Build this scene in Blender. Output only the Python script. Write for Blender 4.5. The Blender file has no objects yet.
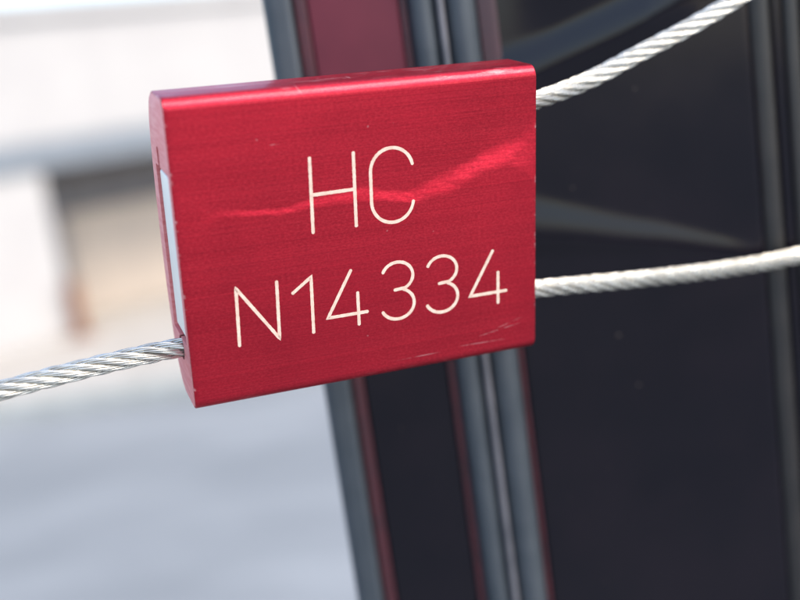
import bpy, bmesh, math, random
from mathutils import Vector, Matrix
from mathutils.noise import noise as pnoise

random.seed(7)
scene = bpy.context.scene
col = scene.collection
MM = 0.001

# ------------------------------------------------------------------ camera
# world: x right, y away from the camera (horizontal), z up; the camera sits at the origin,
# the ground 2 m below it
F = 1074.0                                   # focal length in pixels of an 800 px wide frame
DOWN = Vector((0.13811, 0.96977, 0.20116))   # gravity in camera axes (x right, y down, z forward)
FWD = Vector((-0.02836, -0.19915, 0.97956))
RGT = Vector((0.99001, -0.14099, 0.0))
GROUND = -2.0
def cam_to_world(v):
    return Vector((RGT.dot(v), FWD.dot(v), -DOWN.dot(v)))
def at(px, py, y):
    """point at the horizontal distance y (metres) seen along pixel px, py"""
    q = cam_to_world(Vector((px - 400, py - 300, F)))
    return q * (y / q.y)
cam = bpy.data.cameras.new('camera')
cam.sensor_width = 36
cam.lens = 36 * F / 800
cam.clip_start = 0.002
cam.clip_end = 2000
cam.dof.use_dof = True
cam.dof.focus_distance = 0.0945
cam.dof.aperture_fstop = cam.lens / 3.0
cam.dof.aperture_blades = 0
co = bpy.data.objects.new('camera', cam)
col.objects.link(co)
ax, ay, az = (cam_to_world(Vector(v)) for v in ((1, 0, 0), (0, -1, 0), (0, 0, -1)))
co.matrix_world = Matrix(((ax.x, ay.x, az.x, 0), (ax.y, ay.y, az.y, 0), (ax.z, ay.z, az.z, 0), (0, 0, 0, 1)))
scene.camera = co

# ------------------------------------------------------------------ light
SUN = Vector((0.52, -0.36, 0.78)).normalized()    # towards the sun
world = bpy.data.worlds.new('World')
scene.world = world
world.use_nodes = True
wn = world.node_tree.nodes
sky = wn.new('ShaderNodeTexSky')
sky.sky_type = 'NISHITA'
sky.sun_disc = False
sky.sun_elevation = math.asin(SUN.z)
sky.sun_rotation = math.atan2(SUN.x, SUN.y)
sky.dust_density = 1.6
sky.ozone_density = 1.5
world.node_tree.links.new(sky.outputs[0], wn['Background'].inputs[0])
wn['Background'].inputs[1].default_value = 0.15
sl = bpy.data.lights.new('sun', 'SUN')
sl.energy = 1.5
sl.angle = math.radians(30)
sl.color = (1.0, 0.90, 0.76)
so = bpy.data.objects.new('sun', sl)
so.rotation_euler = SUN.to_track_quat('Z', 'Y').to_euler()
so.location = (2, 0, 3)
col.objects.link(so)
vs = scene.view_settings
vs.view_transform = 'Standard'
vs.look = 'None'
vs.gamma = 1
vs.use_curve_mapping = False
vs.exposure = 1.42

# ------------------------------------------------------------------ helpers
def obj(name, mesh, mat, parent=None, label=None, cat=None, kind=None, group=None, smooth=None):
    if isinstance(mesh, bmesh.types.BMesh):
        me = bpy.data.meshes.new(name)
        mesh.normal_update()
        mesh.to_mesh(me)
        mesh.free()
    else:
        me = mesh
    o = bpy.data.objects.new(name, me)
    col.objects.link(o)
    if mat and not me.materials:
        me.materials.append(mat)
    if smooth is not None:
        for p in me.polygons:
            p.use_smooth = True
        if smooth < 180:
            me.set_sharp_from_angle(angle=math.radians(smooth))
    if parent:
        o.parent = parent
    tag(o, label, cat, kind, group)
    return o
def tag(o, label=None, cat=None, kind=None, group=None):
    for k, v in (('label', label), ('category', cat), ('kind', kind), ('group', group)):
        if v:
            o[k] = v
def empty(name, loc, label, cat, group=None):
    o = bpy.data.objects.new(name, None)
    o.location = loc
    o.empty_display_size = 0.01
    col.objects.link(o)
    tag(o, label, cat, None, group)
    return o
def add_box(bm, x0, x1, y0, y1, z0, z1, bev=0.0, seg=2):
    r = bmesh.ops.create_cube(bm, size=1)
    for v in r['verts']:
        v.co = Vector(((x0 + x1) / 2 + v.co.x * (x1 - x0), (y0 + y1) / 2 + v.co.y * (y1 - y0), (z0 + z1) / 2 + v.co.z * (z1 - z0)))
    if bev:
        es = list({e for v in r['verts'] for e in v.link_edges})
        bmesh.ops.bevel(bm, geom=es, offset=bev, segments=seg, profile=0.5, affect='EDGES')
def box(*a, **k):
    bm = bmesh.new()
    add_box(bm, *a, **k)
    return bm
def prism_z(pts, z0, z1, nz=1):
    """closed x, y outline swept upwards"""
    bm = bmesh.new()
    rings = [[bm.verts.new((x, y, z0 + (z1 - z0) * k / nz)) for x, y in pts] for k in range(nz + 1)]
    n = len(pts)
    for a, b in zip(rings, rings[1:]):
        for i in range(n):
            bm.faces.new((a[i], a[(i + 1) % n], b[(i + 1) % n], b[i]))
    bm.faces.new(rings[0][::-1])
    bm.faces.new(rings[-1])
    bmesh.ops.recalc_face_normals(bm, faces=bm.faces)
    return bm
def arc(cx, cy, r, a0, a1, n, ry=None):
    ry = r if ry is None else ry
    return [(cx + r * math.cos(math.radians(a0 + (a1 - a0) * i / n)), cy + ry * math.sin(math.radians(a0 + (a1 - a0) * i / n))) for i in range(n + 1)]

# ------------------------------------------------------------------ materials
class Mat:
    def __init__(s, name, **kw):
        s.m = bpy.data.materials.new(name)
        s.m.use_nodes = True
        s.t = s.m.node_tree
        s.b = s.t.nodes['Principled BSDF']
        for k, v in kw.items():
            s.set(k, v)
    def set(s, k, v):
        i = s.b.inputs[k.replace('_', ' ')]
        if isinstance(v, bpy.types.NodeSocket):
            s.t.links.new(v, i)
        else:
            i.default_value = (*v, 1) if isinstance(v, tuple) and len(v) == 3 else v
    def node(s, typ, ins=None, **props):
        n = s.t.nodes.new(typ)
        for k, v in props.items():
            setattr(n, k, v)
        for k, v in (ins or {}).items():
            if isinstance(v, bpy.types.NodeSocket):
                s.t.links.new(v, n.inputs[k])
            else:
                n.inputs[k].default_value = v
        return n
    def coords(s, scale=(1, 1, 1), loc=(0, 0, 0), rot=(0, 0, 0)):
        tc = s.node('ShaderNodeTexCoord')
        return s.node('ShaderNodeMapping', {'Vector': tc.outputs['Object'], 'Location': loc, 'Rotation': rot, 'Scale': scale}).outputs[0]
    def noise(s, vec, scale, detail=3, rough=0.55):
        return s.node('ShaderNodeTexNoise', {'Vector': vec, 'Scale': scale, 'Detail': detail, 'Roughness': rough}).outputs[0]
    def ramp(s, fac, a, b, lo=0.0, hi=1.0, smooth=True):
        return s.node('ShaderNodeMapRange', {'Value': fac, 'From Min': a, 'From Max': b, 'To Min': lo, 'To Max': hi},
                      interpolation_type='SMOOTHSTEP' if smooth else 'LINEAR').outputs[0]
    def math(s, op, a, b=0.0):
        return s.node('ShaderNodeMath', {0: a, 1: b}, operation=op).outputs[0]
    def mix(s, fac, a, b):
        n = s.node('ShaderNodeMix', data_type='RGBA')
        for sock, v in ((n.inputs[0], fac), (n.inputs[6], a), (n.inputs[7], b)):
            if isinstance(v, bpy.types.NodeSocket):
                s.t.links.new(v, sock)
            else:
                sock.default_value = (*v, 1) if isinstance(v, tuple) else v
        return n.outputs[2]
    def bump(s, height, strength, dist, normal=None):
        ins = {'Height': height, 'Strength': strength, 'Distance': dist}
        if normal:
            ins['Normal'] = normal
        return s.node('ShaderNodeBump', ins).outputs[0]
    def ellipse(s, centre, size, rot=0.0, soft=0.3):
        """1 inside an ellipsoid of the given half sizes (mm), turned about y"""
        tc = s.node('ShaderNodeTexCoord')
        d = s.node('ShaderNodeVectorMath', {0: tc.outputs['Object'], 1: tuple(c * MM for c in centre)}, operation='SUBTRACT').outputs[0]
        v = s.node('ShaderNodeMapping', {'Vector': d, 'Rotation': (0, rot, 0)}).outputs[0]
        v = s.node('ShaderNodeVectorMath', {0: v, 1: tuple(1 / (c * MM) for c in size)}, operation='MULTIPLY').outputs[0]
        ln = s.node('ShaderNodeVectorMath', {0: v}, operation='LENGTH').outputs['Value']
        return s.ramp(ln, 1.0, soft, 0.0, 1.0)

def anodised():
    m = Mat('red_anodised_aluminium', Metallic=0.92)
    fine = m.noise(m.coords((14, 600, 2600)), 1.0, 4, 0.6)          # drawing lines along the extrusion
    broad = m.noise(m.coords((1.5, 100, 420)), 1.0, 3)
    cloud = m.noise(m.coords((1, 1, 1)), 130, 3)
    # small scratches and nicks through the dye
    scr = None
    for c, s, r in (((-1.9, 3.2, 13.3), (2.2, .14, 1.5), .0), ((-.1, 3.0, 13.3), (.16, .9, 1.5), .0),
                    ((-3.1, 2.6, 13.3), (.8, .12, 1.5), .0), ((2.8, 4.6, 13.3), (2.6, .16, 1.5), .0),
                    ((-5.0, 1.0, 12.7), (.14, 1.0, 1.1), .5), ((6.2, 4.9, 13.3), (1.8, .1, 1.5), .0),
                    ((12.6, 0, -10.9), (2.6, .6, .045), .14), ((13.6, 0, -10.4), (1.7, .6, .035), .26),
                    ((10.8, 0, -11.9), (3.0, .6, .04), -.02), ((4.2, 0, -12.1), (2.6, .6, .045), .01),
                    ((-7.5, 0, 9.0), (.8, .6, .06), .05)):
        e = m.ellipse(c, s, r, 0.5)
        scr = e if scr is None else m.math('MAXIMUM', scr, e)
    grain = m.noise(m.coords((900, 900, 2200)), 1.0, 2)
    scr = m.math('MULTIPLY', scr, m.ramp(grain, 0.38, 0.58))
    dots = m.ramp(m.noise(m.coords((1, 1, 1)), 900, 1), 0.765, 0.80, 0.0, 0.5)
    wear = m.math('MAXIMUM', scr, dots)
    # broken bright nicks along the long edges and the cut ends
    sp = m.node('ShaderNodeSeparateXYZ', {0: m.coords()})
    az = m.math('ABSOLUTE', sp.outputs[2])
    axx = m.math('ABSOLUTE', sp.outputs[0])
    edge = m.math('MAXIMUM', m.math('MULTIPLY', m.ramp(az, 0.0127, 0.0133), 0.35), m.ramp(axx, 0.01625, 0.01645))
    nick = m.math('MULTIPLY', edge, m.ramp(m.noise(m.coords((220, 900, 900)), 1.0, 4, 0.7), 0.56, 0.68))
    wear = m.math('MAXIMUM', wear, nick)
    line = m.noise(m.coords((16, 300, 5200)), 1.0, 3, 0.7)
    base = m.mix(m.ramp(broad, 0.3, 0.7), (0.455, 0.013, 0.028), (0.54, 0.020, 0.038))
    base = m.mix(m.ramp(cloud, 0.35, 0.7, 0, 0.5), base, (0.52, 0.017, 0.035))
    base = m.mix(m.ramp(line, 0.35, 0.75, 0, 0.55), base, (0.36, 0.010, 0.026))
    speck = m.noise(m.coords((1, 1, 1.6)), 3600, 2, 0.7)
    blot = m.noise(m.coords((1, 1, 1)), 55, 4, 0.6)
    base = m.mix(m.ramp(speck, 0.42, 0.72, 0, 0.55), base, (0.30, 0.010, 0.022))
    base = m.mix(m.ramp(speck, 0.55, 0.25, 0, 0.35), base, (0.66, 0.05, 0.07))
    base = m.mix(m.ramp(blot, 0.42, 0.68, 0, 0.40), base, (0.36, 0.010, 0.026))
    base = m.mix(m.math('MULTIPLY', wear, 0.7), base, (0.80, 0.42, 0.42))
    m.set('Base_Color', base)
    rg = m.math('ADD', m.ramp(fine, 0.3, 0.7, 0.40, 0.52), m.ramp(cloud, 0.3, 0.7, -0.03, 0.05))
    m.set('Coat_Weight', 0.2)
    m.set('Coat_Roughness', 0.10)
    # a shallow rubbed dent wandering across the face
    tc = m.node('ShaderNodeTexCoord')
    wob = m.node('ShaderNodeVectorMath', {0: m.node('ShaderNodeTexNoise', {'Vector': tc.outputs['Object'], 'Scale': 260.0, 'Detail': 4.0}).outputs['Color'], 1: (.5, .5, .5)}, operation='SUBTRACT').outputs[0]
    wob = m.node('ShaderNodeVectorMath', {0: wob, 'Scale': 0.0016}, operation='SCALE').outputs[0]
    pos = m.node('ShaderNodeVectorMath', {0: tc.outputs['Object'], 1: wob}, operation='ADD').outputs[0]
    sep = m.node('ShaderNodeSeparateXYZ', {0: pos})
    u = m.ramp(sep.outputs[0], -W / 2 * MM, W / 2 * MM, 0, 1, False)
    def curve(pts):
        n = m.node('ShaderNodeFloatCurve', {'Value': u})
        c = n.mapping.curves[0]
        for k, (x, y) in enumerate(pts):
            q = ((x + W / 2) / W, y)
            if k < 2:
                c.points[k].location = q
            else:
                c.points.new(*q)
        n.mapping.update()
        return n.outputs[0]
    cz = curve([(-16.5, .35), (-12.4, .34), (-9, .335), (-6, .345), (-2.5, .38), (.3, .375), (3.5, .335), (6.5, .37), (9.8, .475), (12.2, .575), (14.3, .615), (16.5, .62)])
    cw = curve([(-16.5, .0), (-13.8, .06), (-11, .30), (-8, .24), (-4, .42), (0, .55), (2.5, .36), (5, .62), (8, .85), (11, .95), (13.4, .60), (14.9, .04), (16.5, .0)])
    dz = m.math('SUBTRACT', sep.outputs[2], m.math('ADD', m.math('MULTIPLY', cz, 0.010), m.math('MULTIPLY', sep.outputs[0], -0.0107)))
    ce = curve([(-16.5, 1), (-14.8, .7), (-12.6, .0), (-5, 0), (5, 0), (12.0, .0), (14.2, .30), (16.5, 1)])
    ca = curve([(-16.5, .12), (-11, .22), (-4, .36), (1, .48), (5, .62), (9, .86), (13, .95), (16.5, .95)])
    wd = m.math('ADD', m.math('ADD', m.math('MULTIPLY', cw, 0.0011), 0.00015), m.math('MULTIPLY', ce, 0.0035))
    step = m.ramp(m.math('DIVIDE', dz, wd), -1.0, 1.0)
    fade = m.ramp(dz, 0.0005, 0.0085, 1, 0)
    dent = m.math('MULTIPLY', m.math('MULTIPLY', step, fade), ca)
    rub = m.math('MULTIPLY', m.ramp(m.math('ABSOLUTE', m.math('DIVIDE', dz, wd)), 1.3, 0.2), m.ramp(cw, 0.02, 0.7))
    rub = m.math('MULTIPLY', rub, m.ramp(sep.outputs[1], 0.0004, 0.0012, 1, 0))
    dent = m.math('MULTIPLY', dent, m.ramp(sep.outputs[1], 0.0004, 0.0012, 1, 0))
    n1 = m.bump(line, 0.35, 0.00003, m.bump(fine, 0.25, 0.00006))
    n2 = m.bump(cloud, 0.10, 0.00020, n1)
    m.set('Roughness', m.math('ADD', rg, m.math('MULTIPLY', rub, 0.06)))
    n3 = m.bump(dent, 1.0, -0.00042, n2)
    m.set('Normal', n3)
    m.set('Coat_Normal', n2)
    return m.m
def sawn_red():
    m = Mat('red_sawn_aluminium', Metallic=0.75, Roughness=0.55)
    g = m.noise(m.coords((300, 300, 2500)), 1.0, 4)
    b = m.mix(m.ramp(g, 0.3, 0.7), (0.72, 0.22, 0.22), (0.80, 0.32, 0.31))
    m.set('Base_Color', b)
    m.set('Normal', m.bump(g, 0.35, 0.00005))
    return m.m
def steel():
    m = Mat('galvanised_steel_wire', Metallic=0.85)
    n = m.noise(m.coords(), 700, 3)
    m.set('Base_Color', m.mix(m.ramp(n, 0.35, 0.7), (0.70, 0.67, 0.595), (0.47, 0.445, 0.395)))
    m.set('Roughness', m.ramp(n, 0.3, 0.7, 0.20, 0.34))
    return m.m
def gloss_black():
    m = Mat('black_gloss_paint')
    n = m.noise(m.coords(), 60, 4)
    dust = m.ramp(m.noise(m.coords(), 900, 2), 0.755, 0.80, 0, 1)
    b = m.mix(m.ramp(n, 0.35, 0.7), (0.0035, 0.0030, 0.0060), (0.0060, 0.0042, 0.0075))
    m.set('Base_Color', m.mix(m.math('MULTIPLY', dust, 0.45), b, (0.16, 0.12, 0.09)))
    m.set('Roughness', m.math('ADD', m.ramp(n, 0.3, 0.7, 0.12, 0.19), m.math('MULTIPLY', dust, 0.4)))
    m.set('Normal', m.bump(m.noise(m.coords((1, 1, 0.4)), 45, 2), 0.10, 0.0008))
    return m.m
def plain(name, a, b, scale, rough, bump=0.0, dist=0.001, metal=0.0, stretch=(1, 1, 1)):
    m = Mat(name, Roughness=rough, Metallic=metal)
    n = m.noise(m.coords(stretch), scale, 5)
    m.set('Base_Color', m.mix(m.ramp(n, 0.3, 0.7), a, b))
    if bump:
        m.set('Normal', m.bump(n, bump, dist))
    return m.m
W, H = 33.0, 26.0                        # seal block, mm
RED, SAWN, STEEL, BLACK = anodised(), sawn_red(), steel(), gloss_black()
BLACK.node_tree.nodes['Principled BSDF'].inputs['Specular IOR Level'].default_value = 0.28
CREAM = plain('engraved_cream', (0.75, 0.56, 0.445), (0.62, 0.43, 0.33), 1800, 0.6, 0.3, 0.00002)
WHITE = plain('white_plastic', (0.92, 0.84, 0.72), (0.88, 0.80, 0.69), 300, 0.38)
RUBBER = plain('grey_rubber', (0.034, 0.042, 0.050), (0.046, 0.054, 0.062), 200, 0.45, 0.2, 0.0001)
LIP = plain('pale_grey_lip', (0.09, 0.09, 0.10), (0.14, 0.135, 0.145), 200, 0.4)
REFLECT_LINE = plain('painted_reflection_line', (0.036, 0.007, 0.011), (0.062, 0.009, 0.014), 200, 0.45)  # red reflected along the ribs, put into the base colour
REFLECT_RED = plain('painted_red_reflection', (0.095, 0.016, 0.026), (0.120, 0.020, 0.032), 90, 0.5, 0.1, 0.0003)  # red reflection above the seal, painted as a maroon base colour
REFLECT_DIM = plain('painted_dim_red_reflection', (0.030, 0.012, 0.016), (0.048, 0.013, 0.019), 150, 0.4)  # dimmer, fading part of the red reflection, painted as colour
REFLECT_RED.node_tree.nodes['Principled BSDF'].inputs['Specular IOR Level'].default_value = 0.25
BROWN = plain('brown_grey_metal', (0.011, 0.010, 0.010), (0.017, 0.015, 0.014), 200, 0.35)

# ------------------------------------------------------------------ setting
def ground():
    bm = bmesh.new()
    bmesh.ops.create_grid(bm, x_segments=2, y_segments=2, size=600)
    m = Mat('pale_asphalt', Roughness=0.85)
    big = m.noise(m.coords((0.5, 1.0, 1), rot=(0, 0, 0.5)), 0.9, 3)
    fine = m.noise(m.coords(), 90, 3)
    b = m.mix(m.ramp(big, 0.35, 0.7), (0.178, 0.190, 0.196), (0.280, 0.292, 0.296))
    m.set('Base_Color', m.mix(m.ramp(fine, 0.35, 0.7, 0, 0.35), b, (0.14, 0.15, 0.16)))
    m.set('Normal', m.bump(fine, 0.5, 0.004))
    o = obj('ground', bm, m.m, kind='structure')
    o.location.z = GROUND
ground()
# pavement with a kerb in front of the building
ky = 7.45
PAVE = plain('cream_paving', (0.42, 0.385, 0.34), (0.36, 0.33, 0.285), 3, 0.8, 0.3, 0.004)
KERB = plain('grey_kerb_stone', (0.36, 0.37, 0.35), (0.30, 0.31, 0.29), 5, 0.8, 0.3, 0.004)
pave = obj('pavement', box(-9, 6, ky + 0.16, ky + 8, GROUND - 0.05, GROUND + 0.115), PAVE, kind='structure')
k0 = box(-0.495, 0.495, 0, 0.155, GROUND - 0.05, GROUND + 0.12, bev=0.012)
kme = None
for i in range(9):
    if kme is None:
        o = obj('kerb_stone', k0, KERB, pave)
        kme = o.data
    else:
        o = obj('kerb_stone', kme, None, pave)
    o.location = (-6.5 + i * 1.0, ky, 0)

# far building (out of focus): white wall above a sloping grey fascia and a dark recess
def building():
    o0 = at(75, 300, 9.7)
    o0.z = GROUND + 0.116
    yaw = math.radians(36)
    b = empty('building', o0, 'blurred white building with grey fascia above a dark recessed opening', 'building')
    b.rotation_euler.z = yaw
    ex, ey = Vector((math.cos(yaw), math.sin(yaw), 0)), Vector((-math.sin(yaw), math.cos(yaw), 0))
    def pix(px, py, depth=0.0):
        """local x, z where the pixel ray meets the plane at that depth behind the wall face"""
        q = cam_to_world(Vector((px - 400, py - 300, F)))
        p = q * ((o0 + ey * depth).dot(ey) / q.dot(ey))
        return (p - o0).dot(ex), p.z - o0.z
    WWALL = plain('white_render', (0.455, 0.43, 0.405), (0.42, 0.395, 0.375), 2, 0.8, 0.2, 0.003)
    FASC = plain('grey_fascia', (0.20, 0.22, 0.24), (0.17, 0.19, 0.21), 3, 0.5)
    DARK = plain('dark_grey_shutter', (0.125, 0.115, 0.12), (0.155, 0.145, 0.145), 3, 0.6)
    BEIGE = plain('beige_plaster', (0.56, 0.46, 0.365), (0.50, 0.41, 0.33), 2, 0.8, 0.2, 0.003)
    x0, x1 = pix(-130, 300)[0], pix(420, 300)[0]
    zt, zb = pix(75, 136)[1], pix(75, 164)[1]
    zw = pix(130, 10)[1]
    part = lambda name, bm, mat: obj(name, bm, mat, b)
    part('upper_wall', box(x0, x1, 0, 0.4, zt + .003, zw, bev=0.01), WWALL)
    part('coping', box(x0 - .05, x1 + .05, -0.06, 0.45, zw + .003, zw + .14, bev=0.01), WWALL)
    part('fascia', box(x0, x1, -0.06, 0.38, zb, zt, bev=0.01), FASC)
    part('pillar', box(x0, pix(57, 250)[0], -0.02, 0.36, 0, zb - .003, bev=0.012), WWALL)
    part('pillar', box(pix(330, 250)[0], x1, -0.02, 0.36, 0, zb - .003, bev=0.012), WWALL)
    ry = 1.0
    part('recess_wall', box(x0, x1, ry, ry + 0.2, 0, zb + .3), BEIGE)
    part('recess_shutter', box(pix(40, 250, ry)[0], pix(400, 250, ry)[0], ry - 0.06, ry - 0.01, pix(110, 205, ry)[1], zb + .25), DARK)
    part('recess_ceiling', box(x0, x1, 0.40, ry - 0.08, zb + .05, zb + .15), DARK)
    part('drainpipe', prism_z(arc(pix(62, 250, .6)[0], 0.6, 0.07, 0, 330, 11), 0, zb + .04), DARK)
building()
bx = at(77, 310, 9.6)
bol = empty('bollard', (bx.x, 9.6, GROUND + 0.116), 'small blurred orange brown post before the beige recess', 'post')
bol_top = at(77, 285, 9.6).z
ORANGE = plain('orange_brown_paint', (0.24, 0.095, 0.045), (0.20, 0.08, 0.04), 6, 0.6)
o = obj('post', prism_z(arc(0, 0, 0.06, 0, 337.5, 15), 0, bol_top - GROUND - 0.116), ORANGE, bol)
obj('cap', prism_z(arc(0, 0, 0.068, 0, 337.5, 15), bol_top - GROUND - 0.113, bol_top - GROUND - 0.09), ORANGE, bol)
obj('base_plate', box(-0.12, 0.12, -0.12, 0.12, 0.0, 0.012), ORANGE, bol)

# ------------------------------------------------------------------ black door behind the seal
PY = 125.0    # mm, front plane of the panels
def door():
    z0, z1 = -1900.0, 34.0
    d = empty('black_door', (0.2, 0.14, z0 * MM), 'glossy black metal door with vertical grey ribs behind the seal', 'door')
    inv = Vector(d.location)
    def part(name, pts, mat, smooth=40, nz=1, label=None, zz=None):
        a, b = zz or (z0, z1)
        o = obj(name, prism_z([(x * MM, y * MM) for x, y in pts], a * MM, b * MM, nz), mat, d, smooth=smooth, label=label)
        o.location = -inv
        return o
    back = PY + 40
    def rounded(x0, x1, yf, yb, rl, rr):
        return ([(x0, yb)] + arc(x0 + rl, yf + rl, rl, 180, 270, 8) + arc(x1 - rr, yf + rr, rr, 270, 360, 8) + [(x1, yb)])
    # left edge: rounded grey rubber
    part('edge_seal', rounded(-10.6, -7.35, PY - 1.2, back, 1.4, 0.8), RUBBER)
    part('red_reflection_strip', rounded(-7.33, -5.75, PY - 0.25, PY + 6, 0.5, 0.3), REFLECT_LINE)  # added strip coloured as a red reflection beside the rib
    zj = -14.0      # above this height a red reflection is painted onto the narrow black panel
    part('panel', rounded(-5.72, 4.55, PY, back, 0.4, 0.4), BLACK, zz=(z0, zj - 0.05), label='narrow glossy black panel between two grey ribs')
    part('panel', rounded(-5.72, 4.55, PY, back, 0.4, 0.4), REFLECT_RED, zz=(zj + 0.05, z1), label='narrow black panel above the seal coloured with a red reflection')
    part('red_reflection_strip', rounded(4.57, 5.45, PY - 0.2, PY + 6, 0.3, 0.3), REFLECT_LINE)
    # double rib with a pale lip standing between its two beads
    part('rib', [(5.47, back)] + arc(7.05, PY + 0.4, 1.58, 180, 360, 14, 2.0) + [(8.63, back)], RUBBER)
    part('rib_lip', rounded(8.65, 9.45, PY - 1.7, PY + 8, 0.39, 0.39), LIP)
    part('rib', [(9.47, back)] + arc(11.3, PY + 0.4, 1.83, 180, 360, 14, 2.3) + [(13.13, back)], RUBBER)
    part('red_reflection_strip', rounded(13.15, 13.75, PY - 0.3, PY + 6, 0.29, 0.29), REFLECT_LINE, zz=(z0, zj - 0.05))
    part('red_reflection_strip', rounded(13.15, 15.6, PY - 0.3, PY + 6, 0.29, 0.8), REFLECT_DIM, zz=(zj + 0.05, z1))  # wider added strip, carries the painted red reflection past the rib
    # wide panel: a sheet with two shallow creases added to imitate light streaks, folded back at its sides
    def streak_path(px):
        return [tuple(c * 1000 for c in (lambda p: (p.x, p.z))(at(a, b, PY * MM))) for a, b in px]
    C1 = streak_path([(470, 210), (560, 221), (660, 234), (790, 254)])
    C2 = streak_path([(440, 104), (505, 72), (580, 38), (700, -18)])
    def relief(x, z):
        h = 0.0
        for C, w0, w1, amp in ((C1, 3.5, 0.7, 0.60), (C2, 2.9, 2.3, 0.44)):
            if x < C[0][0] or x > C[-1][0]:
                continue
            for (xa, za), (xb, zb) in zip(C, C[1:]):
                if xa <= x <= xb:
                    zc = za + (zb - za) * (x - xa) / (xb - xa)
            f = (x - C[0][0]) / (C[-1][0] - C[0][0])
            w = w0 + (w1 - w0) * f
            a = amp * (w / w0) * min(1.0, (1 - f) * 5)
            t = (z - zc) / w + 0.12 * pnoise(Vector((x * 0.12, z * 0.12, w0)))
            if -1.6 < t < 1.2:
                h += a * (0.5 - 0.5 * math.cos(math.pi * (t + 1.6))) if t < -0.6 else a * (0.5 + 0.5 * math.cos(math.pi * (t + 0.6) / 1.8))
        return h
    def lean(x, z):      # above the upper light streak the sheet leans forward a little to reflect dark ground
        zc = C2[0][1] + (C2[-1][1] - C2[0][1]) * (x - C2[0][0]) / (C2[-1][0] - C2[0][0])
        t = max(0.0, z - zc - 1.5)
        k = max(0.0, min(1.0, (x - 15.8) / 7.0))
        return 0.13 * t * t / (t + 3.0) * k * k * (3 - 2 * k)
    bm = bmesh.new()
    xs = [13.77 + (43.9 - 13.77) * i / 76 for i in range(77)]
    zs = [z0, -600, -200, -100] + [-70 + 104.0 * i / 230 for i in range(231)]
    rows = []
    for z in zs:
        r = [bm.verts.new((13.77 * MM, back * MM, z * MM)), bm.verts.new((13.77 * MM, (PY + 0.3) * MM, z * MM))]
        for x in xs[1:-1]:
            r.append(bm.verts.new((x * MM, (PY - relief(x, z) - lean(x, z)) * MM, z * MM)))
        r += [bm.verts.new((43.9 * MM, (PY + 0.3) * MM, z * MM)), bm.verts.new((43.9 * MM, back * MM, z * MM))]
        rows.append(r)
    for a, b in zip(rows, rows[1:]):
        for i in range(len(a) - 1):
            bm.faces.new((a[i], a[i + 1], b[i + 1], b[i]))
    for r in (rows[0], rows[-1]):
        bm.faces.new(r)
    bmesh.ops.recalc_face_normals(bm, faces=bm.faces)
    o = obj('panel', bm, BLACK, d, smooth=50, label='wide glossy black panel crossed by both right-hand cables')
    o.location = -inv
    part('rib', [(43.92, back), (43.92, PY + 0.5)] + arc(45.15, PY + 0.5, 1.22, 180, 360, 14, 0.75) + [(46.38, back)], BROWN)
    part('panel', rounded(46.4, 47.7, PY, back, 0.3, 0.3), BLACK)
    part('rib', rounded(47.72, 49.6, PY - 0.4, back, 0.6, 0.9), BROWN)
    part('panel', rounded(49.62, 260, PY, back, 0.4, 4), BLACK)
door()

# ------------------------------------------------------------------ the seal
UX = Vector((0.94391, 0.32705, -0.0455)).normalized()
UZ = Vector((0.09542, -0.1383, 0.98578))
UY = UZ.cross(UX).normalized()          # into the block
UZ = UX.cross(UY).normalized()
CEN = Vector((-1.974, 93.17, -13.15))
SEALM = Matrix(((UX.x, UY.x, UZ.x, CEN.x * MM), (UX.y, UY.y, UZ.y, CEN.y * MM), (UX.z, UY.z, UZ.z, CEN.z * MM), (0, 0, 0, 1)))
seal = empty('cable_seal', (0, 0, 0), 'red aluminium cable seal engraved HC N14334 on twisted steel cable', 'security seal')
seal.matrix_world = SEALM
def S(x, y, z):
    return SEALM @ Vector((x * MM, y * MM, z * MM))

def catmull(pts, n):
    out = []
    P = [pts[0]] + list(pts) + [pts[-1]]
    for i in range(1, len(P) - 2):
        p0, p1, p2, p3 = (Vector(q) for q in P[i - 1:i + 3])
        for k in range(n):
            t = k / n
            out.append(0.5 * ((2 * p1) + (p2 - p0) * t + (2 * p0 - 5 * p1 + 4 * p2 - p3) * t * t + (3 * p1 - p0 - 3 * p2 + p3) * t ** 3))
    out.append(Vector(pts[-1]))
    return out
def block_profile():
    back = catmull([(5.4, 13.0, 0), (7.3, 12.1, 0), (8.7, 9.6, 0), (9.5, 4.5, 0), (9.6, -1.5, 0), (9.1, -6.5, 0), (7.9, -10.4, 0), (6.2, -12.4, 0), (4.6, -13.0, 0)], 5)
    pts = arc(1.05, 11.95, 1.05, 180, 90, 10) + [(3.2, 13.0)] + [(p.x, p.y) for p in back] + [(2.6, -13.0)] + arc(0.95, -12.05, 0.95, 270, 180, 8)
    return [(y, z * 13.47 / 13) for y, z in pts]
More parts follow.
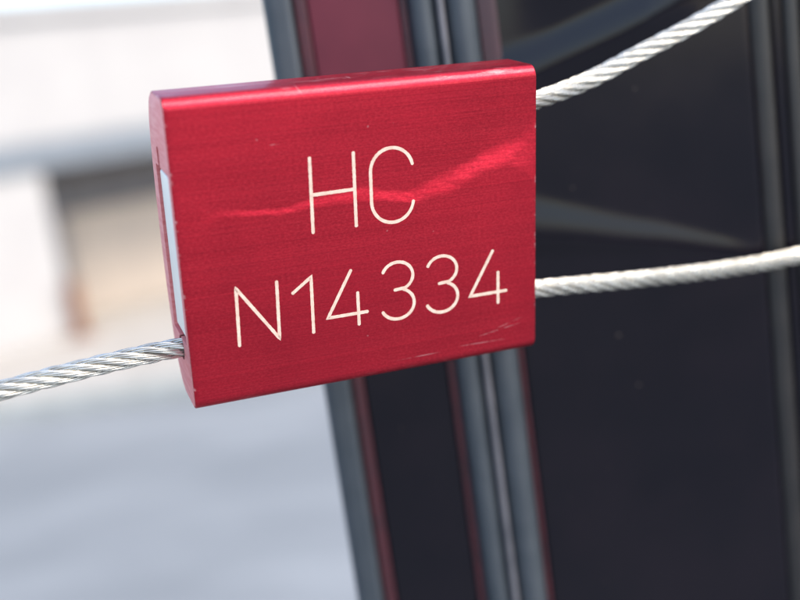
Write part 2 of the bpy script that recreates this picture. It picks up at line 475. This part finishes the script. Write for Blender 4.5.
def block_mesh():
    prof = block_profile()
    bm = bmesh.new()
    cx, cz = 4.7, 0.0
    def ring(x, inset):
        r = []
        for y, z in prof:
            d = Vector((cx - y, cz - z))
            ny = max(-1, min(1, d.x / 4.7)); nz = max(-1, min(1, d.y / 13.0))
            v = Vector((ny, nz)); v = v / max(abs(ny), abs(nz), 1e-6)
            r.append(bm.verts.new((x * MM, (y + inset * v.x) * MM, (z + inset * v.y) * MM)))
        return r
    e = 0.13
    xs = [(-W / 2, e), (-W / 2 + e * 0.3, e * 0.3), (-W / 2 + e, 0)] + [(-W / 2 + 0.5 + i * (W - 1.0) / 10, 0) for i in range(11)] + [(W / 2 - e, 0), (W / 2 - e * 0.3, e * 0.3), (W / 2, e)]
    rings = [ring(x, i) for x, i in xs]
    n = len(prof)
    for a, b in zip(rings, rings[1:]):
        for i in range(n):
            bm.faces.new((a[i], a[(i + 1) % n], b[(i + 1) % n], b[i]))
    bm.faces.new(rings[0]).material_index = 1
    bm.faces.new(rings[-1]).material_index = 1
    bmesh.ops.recalc_face_normals(bm, faces=bm.faces)
    return bm
def cut(o, cutter_bm, mi=1):
    me = bpy.data.meshes.new('cutter')
    cutter_bm.to_mesh(me)
    cutter_bm.free()
    me.materials.append(RED); me.materials.append(SAWN)
    for p in me.polygons:
        p.material_index = mi
    c = bpy.data.objects.new('cutter', me)
    col.objects.link(c)
    md = o.modifiers.new('cut', 'BOOLEAN')
    md.operation = 'DIFFERENCE'
    md.object = c
    md.solver = 'EXACT'
    c.matrix_world = o.matrix_world
    dg = bpy.context.evaluated_depsgraph_get()
    dg.update()
    new = bpy.data.meshes.new_from_object(o.evaluated_get(dg))
    o.modifiers.clear()
    old = o.data
    o.data = new
    bpy.data.objects.remove(c)
    bpy.data.meshes.remove(me)
    bpy.data.meshes.remove(old)
def hole_bm(y, z, r, x0, x1, n=28):
    bm = bmesh.new()
    a = [bm.verts.new((x0 * MM, (y + r * math.cos(i * math.tau / n)) * MM, (z + r * math.sin(i * math.tau / n)) * MM)) for i in range(n)]
    b = [bm.verts.new((x1 * MM, v.co.y, v.co.z)) for v in a]
    for i in range(n):
        bm.faces.new((a[i], a[(i + 1) % n], b[(i + 1) % n], b[i]))
    bm.faces.new(a); bm.faces.new(b)
    bmesh.ops.recalc_face_normals(bm, faces=bm.faces)
    return bm
CD = 1.80                               # cable diameter
TAIL = (4.1, -8.9)
LOW = (4.3, -9.0)
UP = (4.3, 9.2)
me = bpy.data.meshes.new('body')
_bm = block_mesh(); _bm.to_mesh(me); _bm.free()
me.materials.append(RED); me.materials.append(SAWN)
body = bpy.data.objects.new('body', me)
col.objects.link(body)
bpy.context.view_layer.update()
sb = box(-(W / 2 + 1) * MM, -(W / 2 - 2.2) * MM, 1.15 * MM, 7.2 * MM, -7.8 * MM, 7.1 * MM, bev=0.25 * MM)
cut(body, sb)
cut(body, box(-(W / 2 + 1) * MM, -(W / 2 - 1.6) * MM, 4.9 * MM, 5.9 * MM, 6.9 * MM, 8.8 * MM, bev=0.2 * MM))
cut(body, hole_bm(*TAIL, CD / 2 + 0.22, -W / 2 - 1, -W / 2 + 4))
cut(body, hole_bm(*LOW, CD / 2 + 0.22, W / 2 - 4, W / 2 + 1))
cut(body, hole_bm(*UP, CD / 2 + 0.22, W / 2 - 4, W / 2 + 1))
for p in body.data.polygons:
    p.use_smooth = True
body.data.set_sharp_from_angle(angle=math.radians(28))
body.parent = seal
# white insert in the slot of the end face
ib = bmesh.new()
add_box(ib, -(W / 2 - 0.12) * MM, -(W / 2 - 2.15) * MM, 1.35 * MM, 6.3 * MM, -7.4 * MM, 6.8 * MM, bev=0.28 * MM, seg=3)
obj('insert', ib, WHITE, seal, smooth=40, label='white plastic insert in the end slot')

# engraved characters: strokes on the front plane (local x, z in mm)
def c_arc(cx, cz, rx, rz, a0, a1, n=18):
    return arc(cx, cz, rx, a0, a1, n, rz)
def three(x):
    return [c_arc(x + 1.45, -3.95, 1.48, 1.32, 158, -62, 20) + [(x + 1.15, -5.20)],
            c_arc(x + 1.40, -6.55, 1.60, 1.42, 68, -155, 22)]
def four(x):
    return [[(x + 2.30, -2.80), (x, -6.88), (x + 3.70, -6.82)], [(x + 2.85, -4.92), (x + 2.87, -7.90)]]
CHARS = [
    ('letter', [[(-4.96, 7.42), (-5.00, 1.00)], [(-1.09, 7.50), (-1.09, 1.12)], [(-4.96, 4.25), (-1.09, 4.36)]]),
    ('letter', [c_arc(2.35, 5.62, 1.96, 1.98, 12, 180, 18) + c_arc(2.35, 3.02, 1.96, 1.98, 180, 352, 18)]),
    ('letter', [[(-12.13, -8.16), (-12.05, -3.02), (-8.56, -8.05), (-8.49, -2.90)]]),
    ('digit', [[(-7.13, -4.14), (-5.42, -2.90), (-5.46, -8.00)]]),
    ('digit', four(-4.08)),
    ('digit', three(1.13)),
    ('digit', three(5.45)),
    ('digit', four(9.70)),
]
def stroke(bm, pts, w, lift):
    P = [Vector((x + 0.03, 1.0096 * z - 0.0038 * x - 0.20)) for x, z in pts]
    P = [Vector((1.0006 * p.x + 0.0108 * p.y + 0.012, 0.9983 * p.y - 0.0107 * p.x + 0.182)) for p in P]
    # resample
    Q = [P[0]]
    for a, b in zip(P, P[1:]):
        L = (b - a).length
        k = max(1, int(L / 0.12))
        for i in range(1, k + 1):
            Q.append(a.lerp(b, i / k))
    n = len(Q)
    rows = []
    def row(c, nrm, ws):
        j = 1 + 0.16 * pnoise(Vector((c.x * 4.1, c.y * 4.1, lift * 900)))
        r = []
        for u, y in ((-1, 0.03), (-0.82, -lift), (0.82, -lift), (1, 0.03)):
            q = c + nrm * (u * ws * j)
            r.append(bm.verts.new((q.x * MM, y * MM, q.y * MM)))
        rows.append(r)
    t0 = (Q[1] - Q[0]).normalized()
    for a in (-75, -30):
        s = math.sin(math.radians(a)); c = math.cos(math.radians(a))
        row(Q[0] + t0 * (s * w * 0.7), Vector((-t0.y, t0.x)), w * c)
    for i in range(n):
        a = (Q[i] - Q[i - 1]).normalized() if i else t0
        b = (Q[i + 1] - Q[i]).normalized() if i < n - 1 else a
        t = (a + b)
        t = t.normalized() if t.length > 1e-4 else a
        k = min(1.7, 1 / max(0.35, t.dot(a)))
        row(Q[i], Vector((-t.y, t.x)), w * k)
    t1 = (Q[-1] - Q[-2]).normalized()
    for a in (30, 75):
        s = math.sin(math.radians(a)); c = math.cos(math.radians(a))
        row(Q[-1] + t1 * (s * w * 0.7), Vector((-t1.y, t1.x)), w * c)
    for a, b in zip(rows, rows[1:]):
        for i in range(3):
            bm.faces.new((a[i], a[i + 1], b[i + 1], b[i]))
for ci, (nm, strokes) in enumerate(CHARS):
    bm = bmesh.new()
    for si, st in enumerate(strokes):
        stroke(bm, st, 0.172, 0.007 + 0.004 * si)
    bmesh.ops.recalc_face_normals(bm, faces=bm.faces)
    lt = obj(nm, bm, CREAM, body)

# ------------------------------------------------------------------ twisted steel cable
def tube(bm, pts, r, sides):
    """tube along world points with a transported frame"""
    rings = []
    up = Vector((0.13, 0.2, 0.97))
    nrm = None
    n = len(pts)
    for i in range(n):
        t = (pts[min(i + 1, n - 1)] - pts[max(i - 1, 0)]).normalized()
        if nrm is None:
            nrm = (up - t * up.dot(t)).normalized()
        else:
            nrm = (nrm - t * nrm.dot(t)).normalized()
        b = t.cross(nrm)
        rings.append([bm.verts.new(pts[i] + (nrm * math.cos(k * math.tau / sides) + b * math.sin(k * math.tau / sides)) * r) for k in range(sides)])
    for a, b in zip(rings, rings[1:]):
        for k in range(sides):
            bm.faces.new((a[k], a[(k + 1) % sides], b[(k + 1) % sides], b[k]))
    bm.faces.new(rings[0][::-1]); bm.faces.new(rings[-1])
def cable(ctrl, sgn, label, phase=0.0, step=0.2, frayed=0.0):
    """ctrl: world points in m, the first one deep inside the block"""
    pts = catmull(ctrl, 60)
    # resample to even steps
    line = [pts[0]]; acc = 0.0; s_at = [0.0]
    st = step * MM
    for a, b in zip(pts, pts[1:]):
        L = (b - a).length
        while acc + L >= st and L > 0:
            t = (st - acc) / L
            a = a.lerp(b, t); L = (b - a).length; acc = 0.0
            line.append(a.copy()); s_at.append(s_at[-1] + step)
        acc += L
    fr = []
    nrm = None
    for i in range(len(line)):
        t = (line[min(i + 1, len(line) - 1)] - line[max(i - 1, 0)]).normalized()
        if nrm is None:
            up = Vector((0, 0, 1)); nrm = (up - t * up.dot(t)).normalized()
        else:
            nrm = (nrm - t * nrm.dot(t)).normalized()
        fr.append((nrm.copy(), t.cross(nrm)))
    holder = None
    rs, ro = CD / 3, CD / 6
    lay, wlay = 12.5, 5.2
    bm = bmesh.new()
    tube(bm, line, ro * 1.05 * MM, 8)
    holder = obj('cable', bm, STEEL, None, smooth=180, label=label)
    holder.parent = seal
    holder.matrix_parent_inverse = SEALM.inverted()
    for k in range(6):
        bm = bmesh.new()
        a0 = phase + k * math.tau / 6
        jit = random.uniform(-0.06, 0.06)
        cen = []
        for i, p in enumerate(line):
            a = a0 + jit + sgn * s_at[i] / lay * math.tau
            n, b = fr[i]
            wob = 1 + 0.03 * pnoise(Vector((s_at[i] * 0.35, k * 7.3, phase)))
            d = n * math.cos(a) + b * math.sin(a)
            cen.append((p + d * (rs * wob * MM), d, a))
        tube(bm, [c[0] for c in cen], ro * 0.55 * MM, 6)
        rw = ro * 0.345
        for w in range(6):
            wp = []
            for i, (c, d, a) in enumerate(cen):
                n, b = fr[i]
                tang = (cen[min(i + 1, len(cen) - 1)][0] - cen[max(i - 1, 0)][0]).normalized()
                bb = tang.cross(d).normalized()
                aw = w * math.tau / 6 - sgn * s_at[i] / wlay * math.tau + k
                wp.append(c + (d * math.cos(aw) + bb * math.sin(aw)) * ((ro - rw) * MM))
            tube(bm, wp, rw * MM, 6)
        s = obj('strand', bm, STEEL, holder, smooth=180)
    return holder
# tail on the left: leaves the end face and sags slightly to the left
cable([S(-13.2, *TAIL), S(-16.4, *TAIL), S(-19.5, TAIL[0] + .02, TAIL[1] - .10), S(-25.5, TAIL[0] + .1, TAIL[1] - .55), S(-33, TAIL[0] + .2, TAIL[1] - 1.35), S(-42, TAIL[0] + .3, TAIL[1] - 2.6)], 1,
      'loose cable tail leaving the left end', 0.3)
# two runs of the loop on the right
cable([S(13.2, *UP), S(16.4, *UP), at(580, 84, .1065), at(640, 53, .1085), at(700, 21, .110), at(760, -16, .111), at(860, -80, .112)], 1,
      'cable run rising to the upper right', 1.1)
cable([S(13.2, *LOW), S(16.4, *LOW), at(575, 285, .1075), at(640, 279, .1115), at(710, 271, .1165), at(768, 262, .1205), at(808, 253, .1225), at(850, 243, .1228), at(900, 232, .1229)], 1,
      'cable run leading right across the black panel', 0.2)
